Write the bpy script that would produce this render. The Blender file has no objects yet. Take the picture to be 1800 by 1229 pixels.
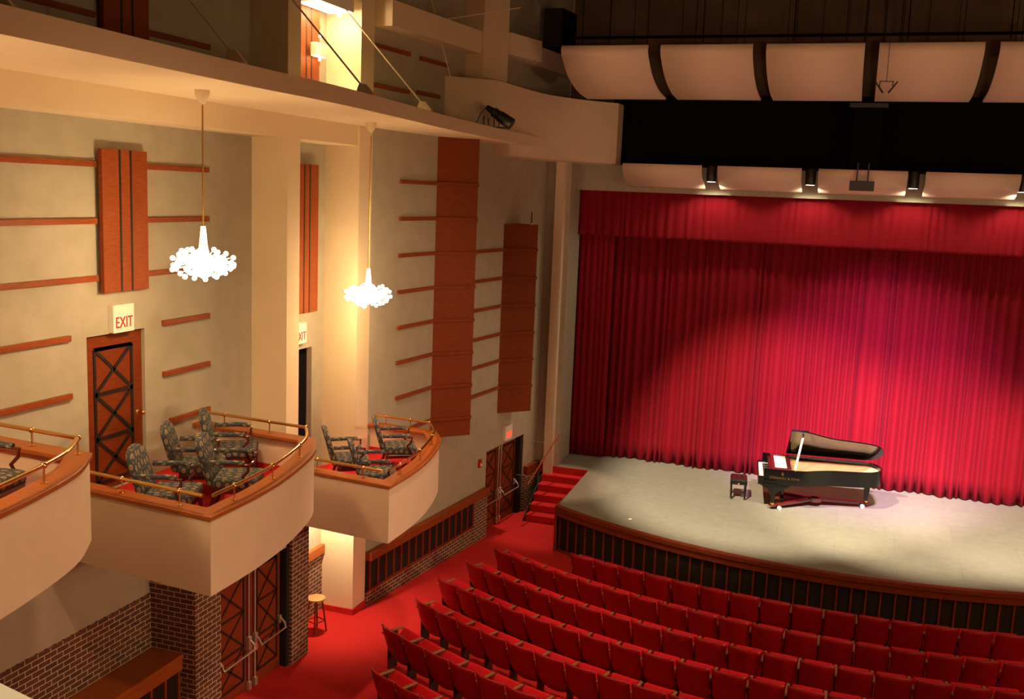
import bpy, math, random
from mathutils import Vector, Matrix
random.seed(7)
S = bpy.context.scene
C = S.collection
PI = math.pi
R = math.radians

# ---------------------------------------------------------------- camera
cam = bpy.data.objects.new('camera', bpy.data.cameras.new('camera'))
C.objects.link(cam); S.camera = cam
cam.data.sensor_width = 36; cam.data.lens = 1780 / 1800 * 36
cam.data.clip_start = .05; cam.data.clip_end = 200
cam.matrix_world = Matrix(((.94436, -.08664, .3173, 0), (.32656, .13179, -.93594, 0), (.03927, .98748, .15275, 8.2), (0, 0, 0, 1)))
S.view_settings.view_transform = 'Standard'; S.view_settings.look = 'None'
S.view_settings.gamma = 1; S.view_settings.exposure = .12; S.view_settings.use_curve_mapping = False
S.cycles.use_denoising = True
S.cycles.max_bounces = 6; S.cycles.diffuse_bounces = 4; S.cycles.caustics_reflective = False; S.cycles.caustics_refractive = False
S.cycles.sample_clamp_indirect = 6
w = bpy.data.worlds.new('world'); S.world = w; w.use_nodes = True
w.node_tree.nodes['Background'].inputs[0].default_value = (.02, .014, .008, 1)

# ---------------------------------------------------------------- lights
WARM = (1, .66, .34)
def lamp(name, kind, loc, energy, color=WARM, aim=None, size=.2, cone=60, blend=.5):
    d = bpy.data.lights.new(name, kind); o = bpy.data.objects.new(name, d); C.objects.link(o)
    o.location = loc; d.energy = energy; d.color = color
    if kind == 'AREA': d.size = size
    else: d.shadow_soft_size = size
    if kind == 'SPOT': d.spot_size = R(cone); d.spot_blend = blend
    if aim is not None:
        o.rotation_euler = (Vector(aim) - Vector(loc)).to_track_quat('-Z', 'Y').to_euler()
    o.visible_camera = False if kind == 'AREA' else True
    return o
# house lights in the ceiling over the seats (warm, dimmed)
lamp('house_fill_light', 'SPOT', (1.0, 3.0, 13.4), 1500, (1, .58, .33), (-6.6, 10.0, 4.5), .35, 42, .8)
lamp('house_fill_light', 'SPOT', (1.5, 9.0, 13.4), 1000, (1, .58, .35), (-7.8, 18.5, 2.6), .35, 37, .8)
lamp('house_fill_light', 'SPOT', (-4.4, 15.5, 13.4), 1900, (1, .60, .42), (-6.2, 15, 0), .25, 48, .7)
lamp('house_fill_light', 'SPOT', (0.5, 14.0, 13.4), 520, (1, .60, .42), (0.5, 15, 0), .25, 56, .7)
lamp('house_fill_light', 'SPOT', (-1.7, 1.0, 12.4), 800, (1, .86, .60), (-1.7, 1.5, 7.1), .2, 30, .5)  # unseen spot added to brighten the parapet cap by the camera
lamp('step_light', 'SPOT', (-6.85, 24.7, 8.97), 1300, (1, .66, .44), (-6.8, 23.5, 0), .06, 27, .6)
# unseen fill spot added at the rear, washing the reflectors over the stage
lamp('reflector_fill', 'SPOT', (1.0, -2.5, 7.6), 1700, (1, .52, .36), (-1.5, 24.0, 10.4), .25, 33, .5)
# chandeliers of the boxes on the right hand wall
for y, z in ((5.0, 7.4), (10.5, 6.6), (15.5, 5.6)):
    lamp('chandelier_light', 'POINT', (7.6, y, z), 250, (1, .62, .31), size=.2)
for y, ay in ((6.0, 8.0), (13.0, 17.5)):
    lamp('side_fill', 'SPOT', (8.9, y, 6.4), 2300, (1, .62, .34), (-8, ay, 2.4), .3, 46, .7)  # unseen low spots, added to replace part of the chandelier light
# stage lights on the house catwalk
lamp('stage_light', 'SPOT', (-4.2, 14.0, 12.6), 16500, (1, .84, .58), (-1.6, 25.2, 1.1), .05, 34, .55)
lamp('stage_light', 'SPOT', (2.2, 14.0, 12.6), 14500, (1, .84, .58), (1.8, 24.9, 1.1), .06, 32, .6)
lamp('stage_light', 'SPOT', (1.5, 14.0, 12.6), 20000, (.75, .36, 1), (.6, 26.4, 2.8), .2, 30, 1)
lamp('stage_light', 'SPOT', (5.0, 14.0, 12.6), 9500, (1, .80, .60), (4.6, 24.6, 1.1), .1, 30, .6)

# ---------------------------------------------------------------- materials
MATS = {}
def mat(name, col, rough=.6, metal=0, col2=None, scale=8, bump=0, bscale=60, spec=.5, coat=0, stretch=None, emit=None, estr=0, mixlo=.35, mixhi=.65):
    if name in MATS: return MATS[name]
    m = bpy.data.materials.new(name); m.use_nodes = True; MATS[name] = m
    nt = m.node_tree; b = nt.nodes['Principled BSDF']
    b.inputs['Base Color'].default_value = (*col, 1); b.inputs['Roughness'].default_value = rough
    b.inputs['Metallic'].default_value = metal; b.inputs['Specular IOR Level'].default_value = spec
    b.inputs['Coat Weight'].default_value = coat; b.inputs['Coat Roughness'].default_value = .08
    tc = nt.nodes.new('ShaderNodeTexCoord'); mp = nt.nodes.new('ShaderNodeMapping')
    nt.links.new(tc.outputs['UV'], mp.inputs[0])
    if stretch: mp.inputs['Scale'].default_value = stretch
    if col2:
        n = nt.nodes.new('ShaderNodeTexNoise'); n.inputs['Scale'].default_value = scale; n.inputs['Detail'].default_value = 4
        r = nt.nodes.new('ShaderNodeValToRGB'); r.color_ramp.elements[0].position = mixlo; r.color_ramp.elements[1].position = mixhi
        r.color_ramp.elements[0].color = (*col, 1); r.color_ramp.elements[1].color = (*col2, 1)
        nt.links.new(mp.outputs[0], n.inputs['Vector']); nt.links.new(n.outputs['Fac'], r.inputs[0]); nt.links.new(r.outputs[0], b.inputs['Base Color'])
    if bump:
        n = nt.nodes.new('ShaderNodeTexNoise'); n.inputs['Scale'].default_value = bscale; n.inputs['Detail'].default_value = 3
        u = nt.nodes.new('ShaderNodeBump'); u.inputs['Strength'].default_value = bump; u.inputs['Distance'].default_value = .02
        nt.links.new(mp.outputs[0], n.inputs['Vector']); nt.links.new(n.outputs['Fac'], u.inputs['Height']); nt.links.new(u.outputs[0], b.inputs['Normal'])
    if emit:
        b.inputs['Emission Color'].default_value = (*emit, 1); b.inputs['Emission Strength'].default_value = estr
    return m
PLAS = mat('grey_plaster', (.40, .36, .27), .85, col2=(.44, .40, .31), scale=3, bump=.15, bscale=90)
CREAM = mat('cream_plaster', (.78, .64, .44), .8, col2=(.80, .66, .46), scale=2, bump=.08, bscale=80)
PINK = mat('fascia_plaster', (.72, .58, .43), .8, col2=(.75, .61, .46), scale=2)
WOOD = mat('reddish_wood', (.30, .072, .018), .5, col2=(.235, .05, .013), scale=6, stretch=(1, 9, 1), spec=.2)
WOODL = mat('orange_wood', (.37, .105, .022), .4, col2=(.31, .080, .015), scale=5, stretch=(1, 12, 1), spec=.25)
WOODD = mat('dark_wood', (.24, .045, .014), .42, col2=(.16, .03, .011), scale=6, stretch=(1, 9, 1), spec=.2)
INLAY = mat('dark_inlay', (.016, .010, .007), .5)
BLACK = mat('black_panel', (.008, .007, .007), .7)
VELVET = mat('black_velvet', (.004, .0035, .0035), .95, spec=.1)
METALB = mat('black_metal', (.02, .018, .015), .4, spec=.5)
CARPET = mat('red_carpet', (.66, .030, .030), .95, col2=(.50, .018, .020), scale=55, bump=.4, bscale=160, spec=.15)
SEATR = mat('red_seat_shell', (.36, .006, .012), .42, col2=(.29, .005, .010), scale=4, spec=.35)
SEATF = mat('red_seat_fabric', (.58, .008, .016), .85, bump=.2, bscale=200, spec=.2)
BRASS = mat('polished_brass', (.85, .55, .20), .18, metal=1)
STEEL = mat('brushed_steel', (.72, .66, .56), .32, metal=.75)
WHITE = mat('white_sign', (.85, .82, .72), .5)
PIANO = mat('piano_lacquer', (.004, .0035, .0035), .12, spec=.35, coat=.25)
PIANOW = mat('mahogany_lacquer', (.09, .012, .008), .2, spec=.6, coat=.6)
GOLD = mat('gold_plate', (.92, .72, .36), .4, metal=.25)
IVORY = mat('ivory', (.85, .82, .74), .35)
REFL = mat('reflector_panel', (.80, .63, .50), .75, col2=(.82, .65, .52), scale=2)
DECK = None
def brick_mat():
    m = bpy.data.materials.new('brown_brick'); m.use_nodes = True; nt = m.node_tree; b = nt.nodes['Principled BSDF']
    tc = nt.nodes.new('ShaderNodeTexCoord'); t = nt.nodes.new('ShaderNodeTexBrick')
    t.inputs['Scale'].default_value = 1; t.inputs['Brick Width'].default_value = .21; t.inputs['Row Height'].default_value = .075
    t.inputs['Mortar Size'].default_value = .0065; t.inputs['Mortar Smooth'].default_value = .2
    t.inputs['Color1'].default_value = (.15, .058, .036, 1); t.inputs['Color2'].default_value = (.085, .042, .030, 1); t.inputs['Mortar'].default_value = (.62, .50, .34, 1)
    nt.links.new(tc.outputs['UV'], t.inputs['Vector']); nt.links.new(t.outputs['Color'], b.inputs['Base Color'])
    u = nt.nodes.new('ShaderNodeBump'); u.inputs['Strength'].default_value = .5; u.inputs['Distance'].default_value = .01; u.invert = True
    nt.links.new(t.outputs['Fac'], u.inputs['Height']); nt.links.new(u.outputs[0], b.inputs['Normal']); b.inputs['Roughness'].default_value = .8
    return m
BRICK = brick_mat()
def curtain_mat():
    m = mat('red_velvet', (.235, .003, .012), .75, bump=.15, bscale=120, spec=.15)
    b = m.node_tree.nodes['Principled BSDF']; b.inputs['Sheen Weight'].default_value = .1; b.inputs['Sheen Tint'].default_value = (1, .25, .4, 1)
    return m
CURT = curtain_mat()
WOODM = mat('panel_wood', (.225, .045, .010), .55, col2=(.18, .033, .008), scale=6, stretch=(1, 6, 1), spec=.12)
def deck_mat():
    m = bpy.data.materials.new('grey_stage_floor'); m.use_nodes = True; nt = m.node_tree; b = nt.nodes['Principled BSDF']
    tc = nt.nodes.new('ShaderNodeTexCoord'); n = nt.nodes.new('ShaderNodeTexNoise'); n.inputs['Scale'].default_value = 5; n.inputs['Detail'].default_value = 8
    t = nt.nodes.new('ShaderNodeTexBrick'); t.offset = .5
    t.inputs['Scale'].default_value = 1; t.inputs['Brick Width'].default_value = 2.44; t.inputs['Row Height'].default_value = 1.22; t.inputs['Mortar Size'].default_value = .004
    t.inputs['Color1'].default_value = (1, 1, 1, 1); t.inputs['Color2'].default_value = (.95, .95, .95, 1); t.inputs['Mortar'].default_value = (.72, .72, .72, 1)
    r = nt.nodes.new('ShaderNodeValToRGB'); r.color_ramp.elements[0].color = (.25, .235, .19, 1); r.color_ramp.elements[1].color = (.285, .27, .22, 1)
    r.color_ramp.elements[0].position = .3; r.color_ramp.elements[1].position = .7
    x = nt.nodes.new('ShaderNodeMixRGB'); x.blend_type = 'MULTIPLY'; x.inputs[0].default_value = 1
    nt.links.new(tc.outputs['UV'], n.inputs['Vector']); nt.links.new(tc.outputs['UV'], t.inputs['Vector']); nt.links.new(n.outputs['Fac'], r.inputs[0])
    nt.links.new(r.outputs[0], x.inputs[1]); nt.links.new(t.outputs['Color'], x.inputs[2]); nt.links.new(x.outputs[0], b.inputs['Base Color']); b.inputs['Roughness'].default_value = .8; b.inputs['Specular IOR Level'].default_value = .2
    return m
DECK = deck_mat()
def tapestry_mat():
    m = bpy.data.materials.new('tapestry'); m.use_nodes = True; nt = m.node_tree; b = nt.nodes['Principled BSDF']
    tc = nt.nodes.new('ShaderNodeTexCoord'); mp = nt.nodes.new('ShaderNodeMapping'); mp.inputs['Scale'].default_value = (10.5, 8, 1)
    v = nt.nodes.new('ShaderNodeTexVoronoi'); v.inputs['Scale'].default_value = 1; v.inputs['Randomness'].default_value = .35; v.voronoi_dimensions = '2D'
    r = nt.nodes.new('ShaderNodeValToRGB'); e = r.color_ramp.elements
    e[0].position = 0; e[0].color = (.16, .03, .03, 1); e[1].position = .17; e[1].color = (.27, .21, .12, 1)
    for p, c in ((.24, (.27, .21, .12, 1)), (.29, (.09, .085, .065, 1)), (.36, (.042, .048, .062, 1)), (.6, (.036, .042, .055, 1)), (.68, (.2, .17, .1, 1))):
        q = e.new(p); q.color = c
    nt.links.new(tc.outputs['UV'], mp.inputs[0]); nt.links.new(mp.outputs[0], v.inputs['Vector']); nt.links.new(v.outputs['Distance'], r.inputs[0]); nt.links.new(r.outputs[0], b.inputs['Base Color'])
    b.inputs['Roughness'].default_value = .9
    return m
TAP = tapestry_mat()

# ---------------------------------------------------------------- helpers
class MB:
    def __init__(s): s.v = []; s.f = []; s.M = None
    def add(s, vs, fs):
        k = len(s.v)
        if s.M is not None: vs = [s.M @ Vector(p) for p in vs]
        s.v += [tuple(p) for p in vs]; s.f += [tuple(i + k for i in f) for f in fs]; return s
    def box(s, x0, x1, y0, y1, z0, z1):
        vs = [(x, y, z) for z in (z0, z1) for x, y in ((x0, y0), (x1, y0), (x1, y1), (x0, y1))]
        return s.add(vs, [(3, 2, 1, 0), (4, 5, 6, 7), (0, 1, 5, 4), (1, 2, 6, 5), (2, 3, 7, 6), (3, 0, 4, 7)])
    def prism(s, pts, z0, z1):
        n = len(pts); a = sum(pts[i][0] * pts[(i + 1) % n][1] - pts[(i + 1) % n][0] * pts[i][1] for i in range(n))
        if a < 0: pts = pts[::-1]
        vs = [(x, y, z0) for x, y in pts] + [(x, y, z1) for x, y in pts]
        return s.add(vs, [tuple(range(n - 1, -1, -1)), tuple(range(n, 2 * n))] + [(i, (i + 1) % n, n + (i + 1) % n, n + i) for i in range(n)])
    def bar(s, a, b, w, h, up=(0, 0, 1)):
        a = Vector(a); b = Vector(b); d = (b - a).normalized(); sd = d.cross(Vector(up))
        if sd.length < 1e-4: sd = Vector((1, 0, 0))
        sd.normalize(); u = sd.cross(d)
        vs = [p + sd * i * w / 2 + u * j * h / 2 for p in (a, b) for i, j in ((-1, -1), (1, -1), (1, 1), (-1, 1))]
        return s.add(vs, [(3, 2, 1, 0), (4, 5, 6, 7), (0, 1, 5, 4), (1, 2, 6, 5), (2, 3, 7, 6), (3, 0, 4, 7)])
    def tube(s, pts, r, n=10, caps=True):
        pts = [Vector(p) for p in pts]; m = len(pts); vs = []; rs = r if isinstance(r, (list, tuple)) else [r] * m
        for i, p in enumerate(pts):
            d = ((pts[min(i + 1, m - 1)] - pts[i]).normalized() + (pts[i] - pts[max(i - 1, 0)]).normalized()).normalized()
            ref = Vector((0, 0, 1)) if abs(d.z) < .9 else Vector((1, 0, 0))
            a = d.cross(ref).normalized(); b = d.cross(a)
            vs += [p + (a * math.cos(2 * PI * k / n) + b * math.sin(2 * PI * k / n)) * rs[i] for k in range(n)]
        fs = [(i * n + k, i * n + (k + 1) % n, (i + 1) * n + (k + 1) % n, (i + 1) * n + k) for i in range(m - 1) for k in range(n)]
        if caps: fs += [tuple(range(n - 1, -1, -1)), tuple((m - 1) * n + k for k in range(n))]
        return s.add(vs, fs)
    def lathe(s, prof, c=(0, 0, 0), n=16):
        vs = [(c[0] + r * math.cos(2 * PI * k / n), c[1] + r * math.sin(2 * PI * k / n), c[2] + z) for r, z in prof for k in range(n)]
        m = len(prof); fs = [(i * n + k, i * n + (k + 1) % n, (i + 1) * n + (k + 1) % n, (i + 1) * n + k) for i in range(m - 1) for k in range(n)]
        return s.add(vs, fs + [tuple(range(n - 1, -1, -1)), tuple((m - 1) * n + k for k in range(n))])
    def ball(s, c, r, n=8, sz=1):
        return s.lathe([(max(r * math.sin(PI * i / 6), r * .02), -r * math.cos(PI * i / 6) * sz) for i in range(7)], c, n)
    def grid(s, fn, nu, nv, wrap=False):
        vs = [fn(i / nu, j / nv) for j in range(nv + 1) for i in range(nu + 1)]
        return s.add(vs, [(j * (nu + 1) + i, j * (nu + 1) + i + 1, (j + 1) * (nu + 1) + i + 1, (j + 1) * (nu + 1) + i) for j in range(nv) for i in range(nu)])
    def build(s, name, m, parent=None, smooth=False, bev=0, shift=None, solid=0, subd=0):
        vs = s.v if shift is None else [(x - shift[0], y - shift[1], z - shift[2]) for x, y, z in s.v]
        me = bpy.data.meshes.new(name); me.from_pydata(vs, [], s.f); me.update()
        uv = me.uv_layers.new(name='UVMap').data
        for p in me.polygons:
            nx, ny, nz = p.normal
            h = math.hypot(nx, ny)
            for li in p.loop_indices:
                x, y, z = me.vertices[me.loops[li].vertex_index].co
                uv[li].uv = (x, y) if abs(nz) > .75 or h < 1e-5 else ((-ny * x + nx * y) / h, z)
        me.materials.append(m)
        if smooth:
            me.polygons.foreach_set('use_smooth', [True] * len(me.polygons))
            if smooth != 'all': me.set_sharp_from_angle(angle=R(40))
        o = bpy.data.objects.new(name, me); C.objects.link(o); o.parent = parent
        if solid: d = o.modifiers.new('solid', 'SOLIDIFY'); d.thickness = solid; d.offset = 0
        if bev: d = o.modifiers.new('bevel', 'BEVEL'); d.width = bev; d.segments = 2; d.limit_method = 'ANGLE'
        if subd: d = o.modifiers.new('sub', 'SUBSURF'); d.levels = subd; d.render_levels = subd
        return o
def tag(o, label, cat, group=None, kind=None):
    o['label'] = label; o['category'] = cat
    if group: o['group'] = group
    if kind: o['kind'] = kind
    return o
def thing(name, label, cat, loc=(0, 0, 0), rz=0, group=None):
    o = bpy.data.objects.new(name, None); C.objects.link(o); o.location = loc; o.rotation_euler = (0, 0, rz); o.empty_display_size = .1
    return tag(o, label, cat, group)
def struct(name, mb, m, **k):
    o = mb.build(name, m, **k); o['kind'] = 'structure'; return o
def kids(o): return [c for c in bpy.data.objects if c.parent == o]
def dup(root, loc, rz, label):
    tree = {}
    for c in bpy.data.objects:
        if c.parent: tree.setdefault(c.parent.name, []).append(c)
    def cp(o, par):
        c = o.copy(); C.objects.link(c); c.parent = par
        for k in tree.get(o.name, []): cp(k, c)
        return c
    r = cp(root, None); r.location = loc; r.rotation_euler = (0, 0, rz); r['label'] = label
    return r
def catmull(P, n=6):
    out = []
    for i in range(len(P) - 1):
        p0 = P[max(i - 1, 0)]; p1 = P[i]; p2 = P[i + 1]; p3 = P[min(i + 2, len(P) - 1)]
        for k in range(n):
            t = k / n
            out.append(tuple(.5 * (2 * b + (c - a) * t + (2 * a - 5 * b + 4 * c - d) * t * t + (3 * b - a - 3 * c + d) * t ** 3) for a, b, c, d in zip(p0, p1, p2, p3)))
    return out + [tuple(P[-1])]
def offset(P, d):
    out = []
    for i, p in enumerate(P):
        n = Vector((0, 0)); segs = []
        for a, b in ((i - 1, i), (i, i + 1)):
            if 0 <= a and b < len(P):
                t = (Vector(P[b]) - Vector(P[a]))
                if t.length > 1e-6: t.normalize(); segs.append(Vector((-t.y, t.x)))
        n = sum(segs, Vector((0, 0))).normalized(); k = 1 / max(n.dot(segs[0]), .4)
        out.append((p[0] + n.x * d * k, p[1] + n.y * d * k))
    return out
def text_mesh(body, size, depth=.006):
    cu = bpy.data.curves.new('t', 'FONT'); cu.body = body; cu.size = size; cu.extrude = depth; cu.align_x = 'CENTER'; cu.align_y = 'CENTER'
    ob = bpy.data.objects.new('t', cu); C.objects.link(ob); bpy.context.view_layer.update()
    me = bpy.data.meshes.new_from_object(ob.evaluated_get(bpy.context.evaluated_depsgraph_get()))
    bpy.data.objects.remove(ob); return me
def letters(name, body, size, m, parent, loc, rot, sx=1, depth=.006):
    me = text_mesh(body, size, depth); me.materials.clear(); me.materials.append(m)
    o = bpy.data.objects.new(name, me); C.objects.link(o); o.parent = parent; o.location = loc; o.rotation_euler = rot; o.scale = (sx, 1, 1); return o

# ---------------------------------------------------------------- the room
WX = -9.25
TA = .102036; SA, CA = math.sin(TA), math.cos(TA)
def w2(y, off=0): return (-8.03 + (y - 22.12) * math.tan(TA) + off, y)      # side wall near the stage, off = into the room
def fz(y): return max(0, (21 - y) * .03)
def wallbox(mb, x0, x1, y0, y1, z0, z1): mb.box(x0, x1, y0, y1, z0, z1)
ZC = 14.0
# sloped carpeted floor
m = MB()
ys = [-3.3, 4, 8, 12, 16, 21, 26.1]
vs = []; fs = []
for y in ys: vs += [(-10, y, fz(y)), (10.3, y, fz(y)), (-10, y, -.4), (10.3, y, -.4)]
for i in range(len(ys) - 1):
    a = i * 4; b = a + 4
    fs += [(a, a + 1, b + 1, b), (a + 3, a + 2, b + 2, b + 3), (a, b, b + 2, a + 2), (a + 1, a + 3, b + 3, b + 1)]
m.add(vs, fs); struct('floor', m, CARPET)
# left wall with door openings
m = MB(); T = .4
def wl(y0, y1, z0, z1): m.box(WX - T, WX, y0, y1, z0, z1)
DB = (10.35, 11.46, 4.05, 6.16); DC = (14.9, 15.99, 3.22, 5.31)
wl(-3.3, DB[0], -.3, ZC); wl(DB[0], DB[1], -.3, DB[2]); wl(DB[0], DB[1], DB[3], ZC); wl(DB[1], DC[0], -.3, ZC)
wl(DC[0], DC[1], -.3, DC[2]); wl(DC[0], DC[1], DC[3], ZC); wl(DC[1], 17.0, -.3, ZC)
struct('wall_left', m, PLAS)
m = MB(); m.box(WX - 1.4, WX - T, 10.1, 16.3, 3.0, 6.6); struct('corridor_shade', m, BLACK)  # black block painting the darkness beyond the box door openings
# angled wall toward the stage, with the double door opening
m = MB()
def w2p(y0, y1, z0, z1, th=.4, off=0): m.prism([w2(y0, off), w2(y1, off), w2(y1, -th), w2(y0, -th)], z0, z1)
DD = (22.10, 24.25, 0, 2.07)
w2p(16.7, DD[0], -.3, ZC); w2p(DD[0], DD[1], DD[3], ZC); w2p(DD[1], 26.3, -.3, ZC)
struct('wall_left_angled', m, PLAS)
m = MB(); m.prism([w2(22.0, -.42), w2(24.4, -.42), w2(24.4, -.5), w2(22.0, -.5)], -.3, 2.3); struct('wall_left_lobby', m, BLACK)
m = MB(); m.box(WX - .4, WX - .10, 15.97, 15.992, 3.22, 5.31); m.box(WX - .4, WX - .1, 14.9, 15.97, 5.29, 5.312); struct('trim_13', m, BLACK)  # black strips painting corridor darkness inside the farther door opening
# rear and right walls, ceiling
m = MB(); m.box(-9.65, 10.3, -3.3, -3.0, -.3, ZC); struct('wall_rear', m, PLAS)
m = MB(); m.box(9.9, 10.3, -3.0, 32, -.3, ZC); struct('wall_right', m, PLAS)
CEIL = mat('brown_ceiling', (.10, .075, .05), .9)
m = MB(); m.box(-9.65, 10.3, -3.3, 32, ZC, ZC + .3); struct('ceiling', m, CEIL)
# proscenium wall and header
m = MB(); m.prism([(-8.2, 25.1), (-7.10, 25.1), (-7.19, 26.1), (-7.19, 26.5), (-8.2, 26.5)], 0, 9.2); m.box(7.6, 10, 26.1, 26.5, 0, 9.3); m.box(-7.19, 7.6, 26.1, 26.16, 8.35, 9.3)
struct('wall_proscenium', m, PLAS)
m = MB(); m.box(-7.45, -7.22, 24.9, 25.1, 0.9, 9.03); struct('trim_1', m, PINK)
m = MB(); m.box(-8.4, 10.3, 30, 30.3, 0, ZC); struct('wall_back', m, BLACK)
BROWN = mat('brown_upper_wall', (.13, .09, .05), .9, col2=(.16, .11, .065), scale=1.5)
m = MB(); m.box(-8.2, 10, 26.6, 26.9, 10.4, ZC); struct('wall_upper', m, BROWN)
m = MB(); m.box(-6.25, 10, 25.75, 26.1, 9.02, 10.75); struct('wall_upper_black', m, VELVET)
# pillars
m = MB(); m.box(WX, -8.6, 14.07, 14.45, 3.0, ZC); struct('wall_left_pillar', m, CREAM)
m = MB(); m.box(WX, -8.56, 16.4, 16.9, 0, ZC); struct('wall_left_pillar', m, CREAM)
m = MB(); m.prism([w2(20.4), w2(21.6), w2(21.6, .4), w2(20.4, .4)], 10.3, ZC); struct('wall_left_pillar', m, CREAM)
m = MB(); m.box(WX - .01, -8.54, 16.375, 16.925, 0, .25); struct('baseboard_pillar', m, CARPET)
# slim upright beside the stage opening, up high
m = MB(); m.box(-7.85, -7.65, 26.2, 26.6, 10.4, ZC); struct('trim_2', m, CREAM)
# beams under the ledge
m = MB(); m.box(WX, -8.6, -3, 14.07, 8.92, 9.3); m.box(WX, -8.6, 14.45, 16.4, 8.92, 9.3); struct('trim_3', m, CREAM)
# upper beams
m = MB(); m.prism([w2(16.9), w2(20.4), w2(20.4, .35), w2(16.9, .35)], 11.05, 11.5); struct('trim_4', m, CREAM)
m = MB(); m.prism([w2(21.6), w2(25.9), w2(25.9, .25), w2(23.4, .25), w2(22.9, .62), w2(21.6, .45)], 11.2, 11.66); struct('trim_5', m, CREAM)
# long ledge
LF = catmull([(-6.42, -3), (-6.42, 2), (-6.5, 6.4), (-6.6, 8.65), (-6.66, 10.3), (-6.68, 12.1), (-6.86, 14.4), (-7.10, 16.8), (-7.22, 19), (-7.27, 21.5), (-7.3, 23.85)], 6)
m = MB(); m.prism(LF + [w2(23.85, -.05), w2(16.95, -.05), (WX - .05, 16.95), (WX - .05, -3)], 9.27, 9.5); struct('trim_6', m, CREAM)
# fascia beside the stage
FP = [w2(19.5, -.05), (-7.45, 20.35)]
FP += catmull([(-7.40, 21.2), (-7.27, 22.9), (-6.95, 23.9), (-6.45, 24.7), (-6.0, 25.2)], 4) + [(-6.0, 25.9), (-6.0, 26.1), w2(26.1, -.05)]
m = MB(); m.prism(FP, 9.5, 10.5)
m.prism([w2(21.9, -.05), (-7.5, 21.9)] + FP[6:], 9.02, 9.5)
struct('trim_7', m, PINK, smooth=True)

# brick zones
m = MB(); m.box(WX, WX + .03, 2, 11.47, -.1, 2.31); m.box(WX, WX + .03, 14.6, 16.4, -.1, 1.28)
struct('wall_left_brick', m, BRICK)
m = MB(); m.box(WX, -8.47, 11.47, 12.08, 0, 3.4); m.box(WX, -8.45, 14.03, 14.57, 0, 3.0); struct('wall_left_brick_pier', m, BRICK)
m = MB(); m.box(WX, -8.5, 12.08, 14.03, 2.3, 3.4); struct('wall_left_door_header', m, PLAS)
m = MB(); m.box(-8.80, -8.5, 13.94, 14.03, .1, 2.4); struct('trim_8', m, BLACK)
m = MB(); m.box(WX, WX + .09, 14.57, 16.4, 1.28, 1.46); struct('trim_9', m, WOODL, bev=.01)
m = MB(); m.prism([w2(16.9), w2(21.4), w2(21.4, .05), w2(16.9, .05)], 0, .40); m.prism([w2(21.4), w2(22.1), w2(22.1, .07), w2(21.4, .07)], 0, 1.08)
m.prism([w2(24.25), w2(26.0), w2(26.0, .07), w2(24.25, .07)], 0, 1.0)
struct('wall_left_brick_base', m, BRICK)
m = MB(); m.prism([w2(16.9), w2(22.1), w2(22.1, .14), w2(16.9, .14)], 1.05, 1.22); struct('trim_10', m, WOOD, bev=.01)
m = MB(); m.prism([w2(24.3), w2(25.95), w2(25.95, .12), w2(24.3, .12)], .97, 1.20); struct('trim_11', m, WOODD, bev=.01)

# wall battens (trim), heights shared by both walls
nb = [20]
def batten(y0, y1, z, ang=False, off=0, th=.05, h=.075):
    m = MB()
    if ang: m.prism([w2(y0, off), w2(y1, off), w2(y1, off + th), w2(y0, off + th)], z - h / 2, z + h / 2)
    else: m.box(WX, WX + th, y0, y1, z - h / 2, z + h / 2)
    struct('trim_%d' % nb[0], m, WOOD, bev=.006); nb[0] += 1
for z in (8.355, 7.64, 6.91):
    batten(4.0, 10.55, z); batten(11.42, 12.9, z); batten(14.9, 16.02, z)
batten(14.9, 16.02, 6.2)
for z in (6.19, 5.455): batten(4.0, 10.04, z); batten(11.82, 12.9, z)
batten(11.95, 12.9, 4.75)
for z in (10.10, 10.9): batten(4.0, 10.6, z + .08); batten(11.5, 12.95, z + .02)
for z in (10.3, 10.9): batten(15.3, 16.1, z)
for z in (8.33, 7.62, 6.91, 6.20, 5.50, 4.80, 4.09, 3.38): batten(17.87, 19.33, z, True)
for z in (6.87, 6.2, 5.54, 4.87, 4.22, 3.56): batten(20.9, 22.62, z, True)
for y0, y1, z in ((16.9, 18.1, 10.72), (18.5, 19.6, 10.70), (16.9, 18.1, 10.02), (18.4, 19.3, 10.05)): batten(y0, y1, z, True)

# ---------------------------------------------------------------- doors
def diamond(mb, y0, y1, z0, z1, x, n, t=.022, w=.035, pt=None):
    P = pt or (lambda y, z: (x, y, z))
    def st(a, b, ww=w): mb.bar(P(*a), P(*b), ww, t, up=UPV)
    st((y0, z0), (y0, z1)); st((y1, z0), (y1, z1)); st((y0, z0), (y1, z0)); st((y0, z1), (y1, z1))
    h = (z1 - z0) / n
    for i in range(n):
        a = z0 + i * h; b = a + h
        st((y0, a), (y1, b)); st((y0, b), (y1, a)); st((y0, b), (y1, b))
UPV = (1, 0, 0)
# box door (nearer)
d = MB().box(WX - .09, WX - .05, DB[0] + .01, DB[1] - .01, DB[2] + .01, DB[3] - .02).build('door_1', WOODM); d['kind'] = 'structure'
m = MB(); diamond(m, 10.53, 11.24, 4.17, 5.97, WX - .045, 3, w=.045); m.build('inlay', INLAY, d)
m = MB(); m.tube([(WX - .05, 11.34, 5.0), (WX + .03, 11.34, 5.0)], .014); m.ball((WX + .05, 11.34, 5.0), .035, 12); m.tube([(WX - .05, 11.34, 5.0), (WX - .042, 11.34, 5.0)], .035, 12)
m.build('door_knob', BRASS, d, smooth=True)
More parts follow.
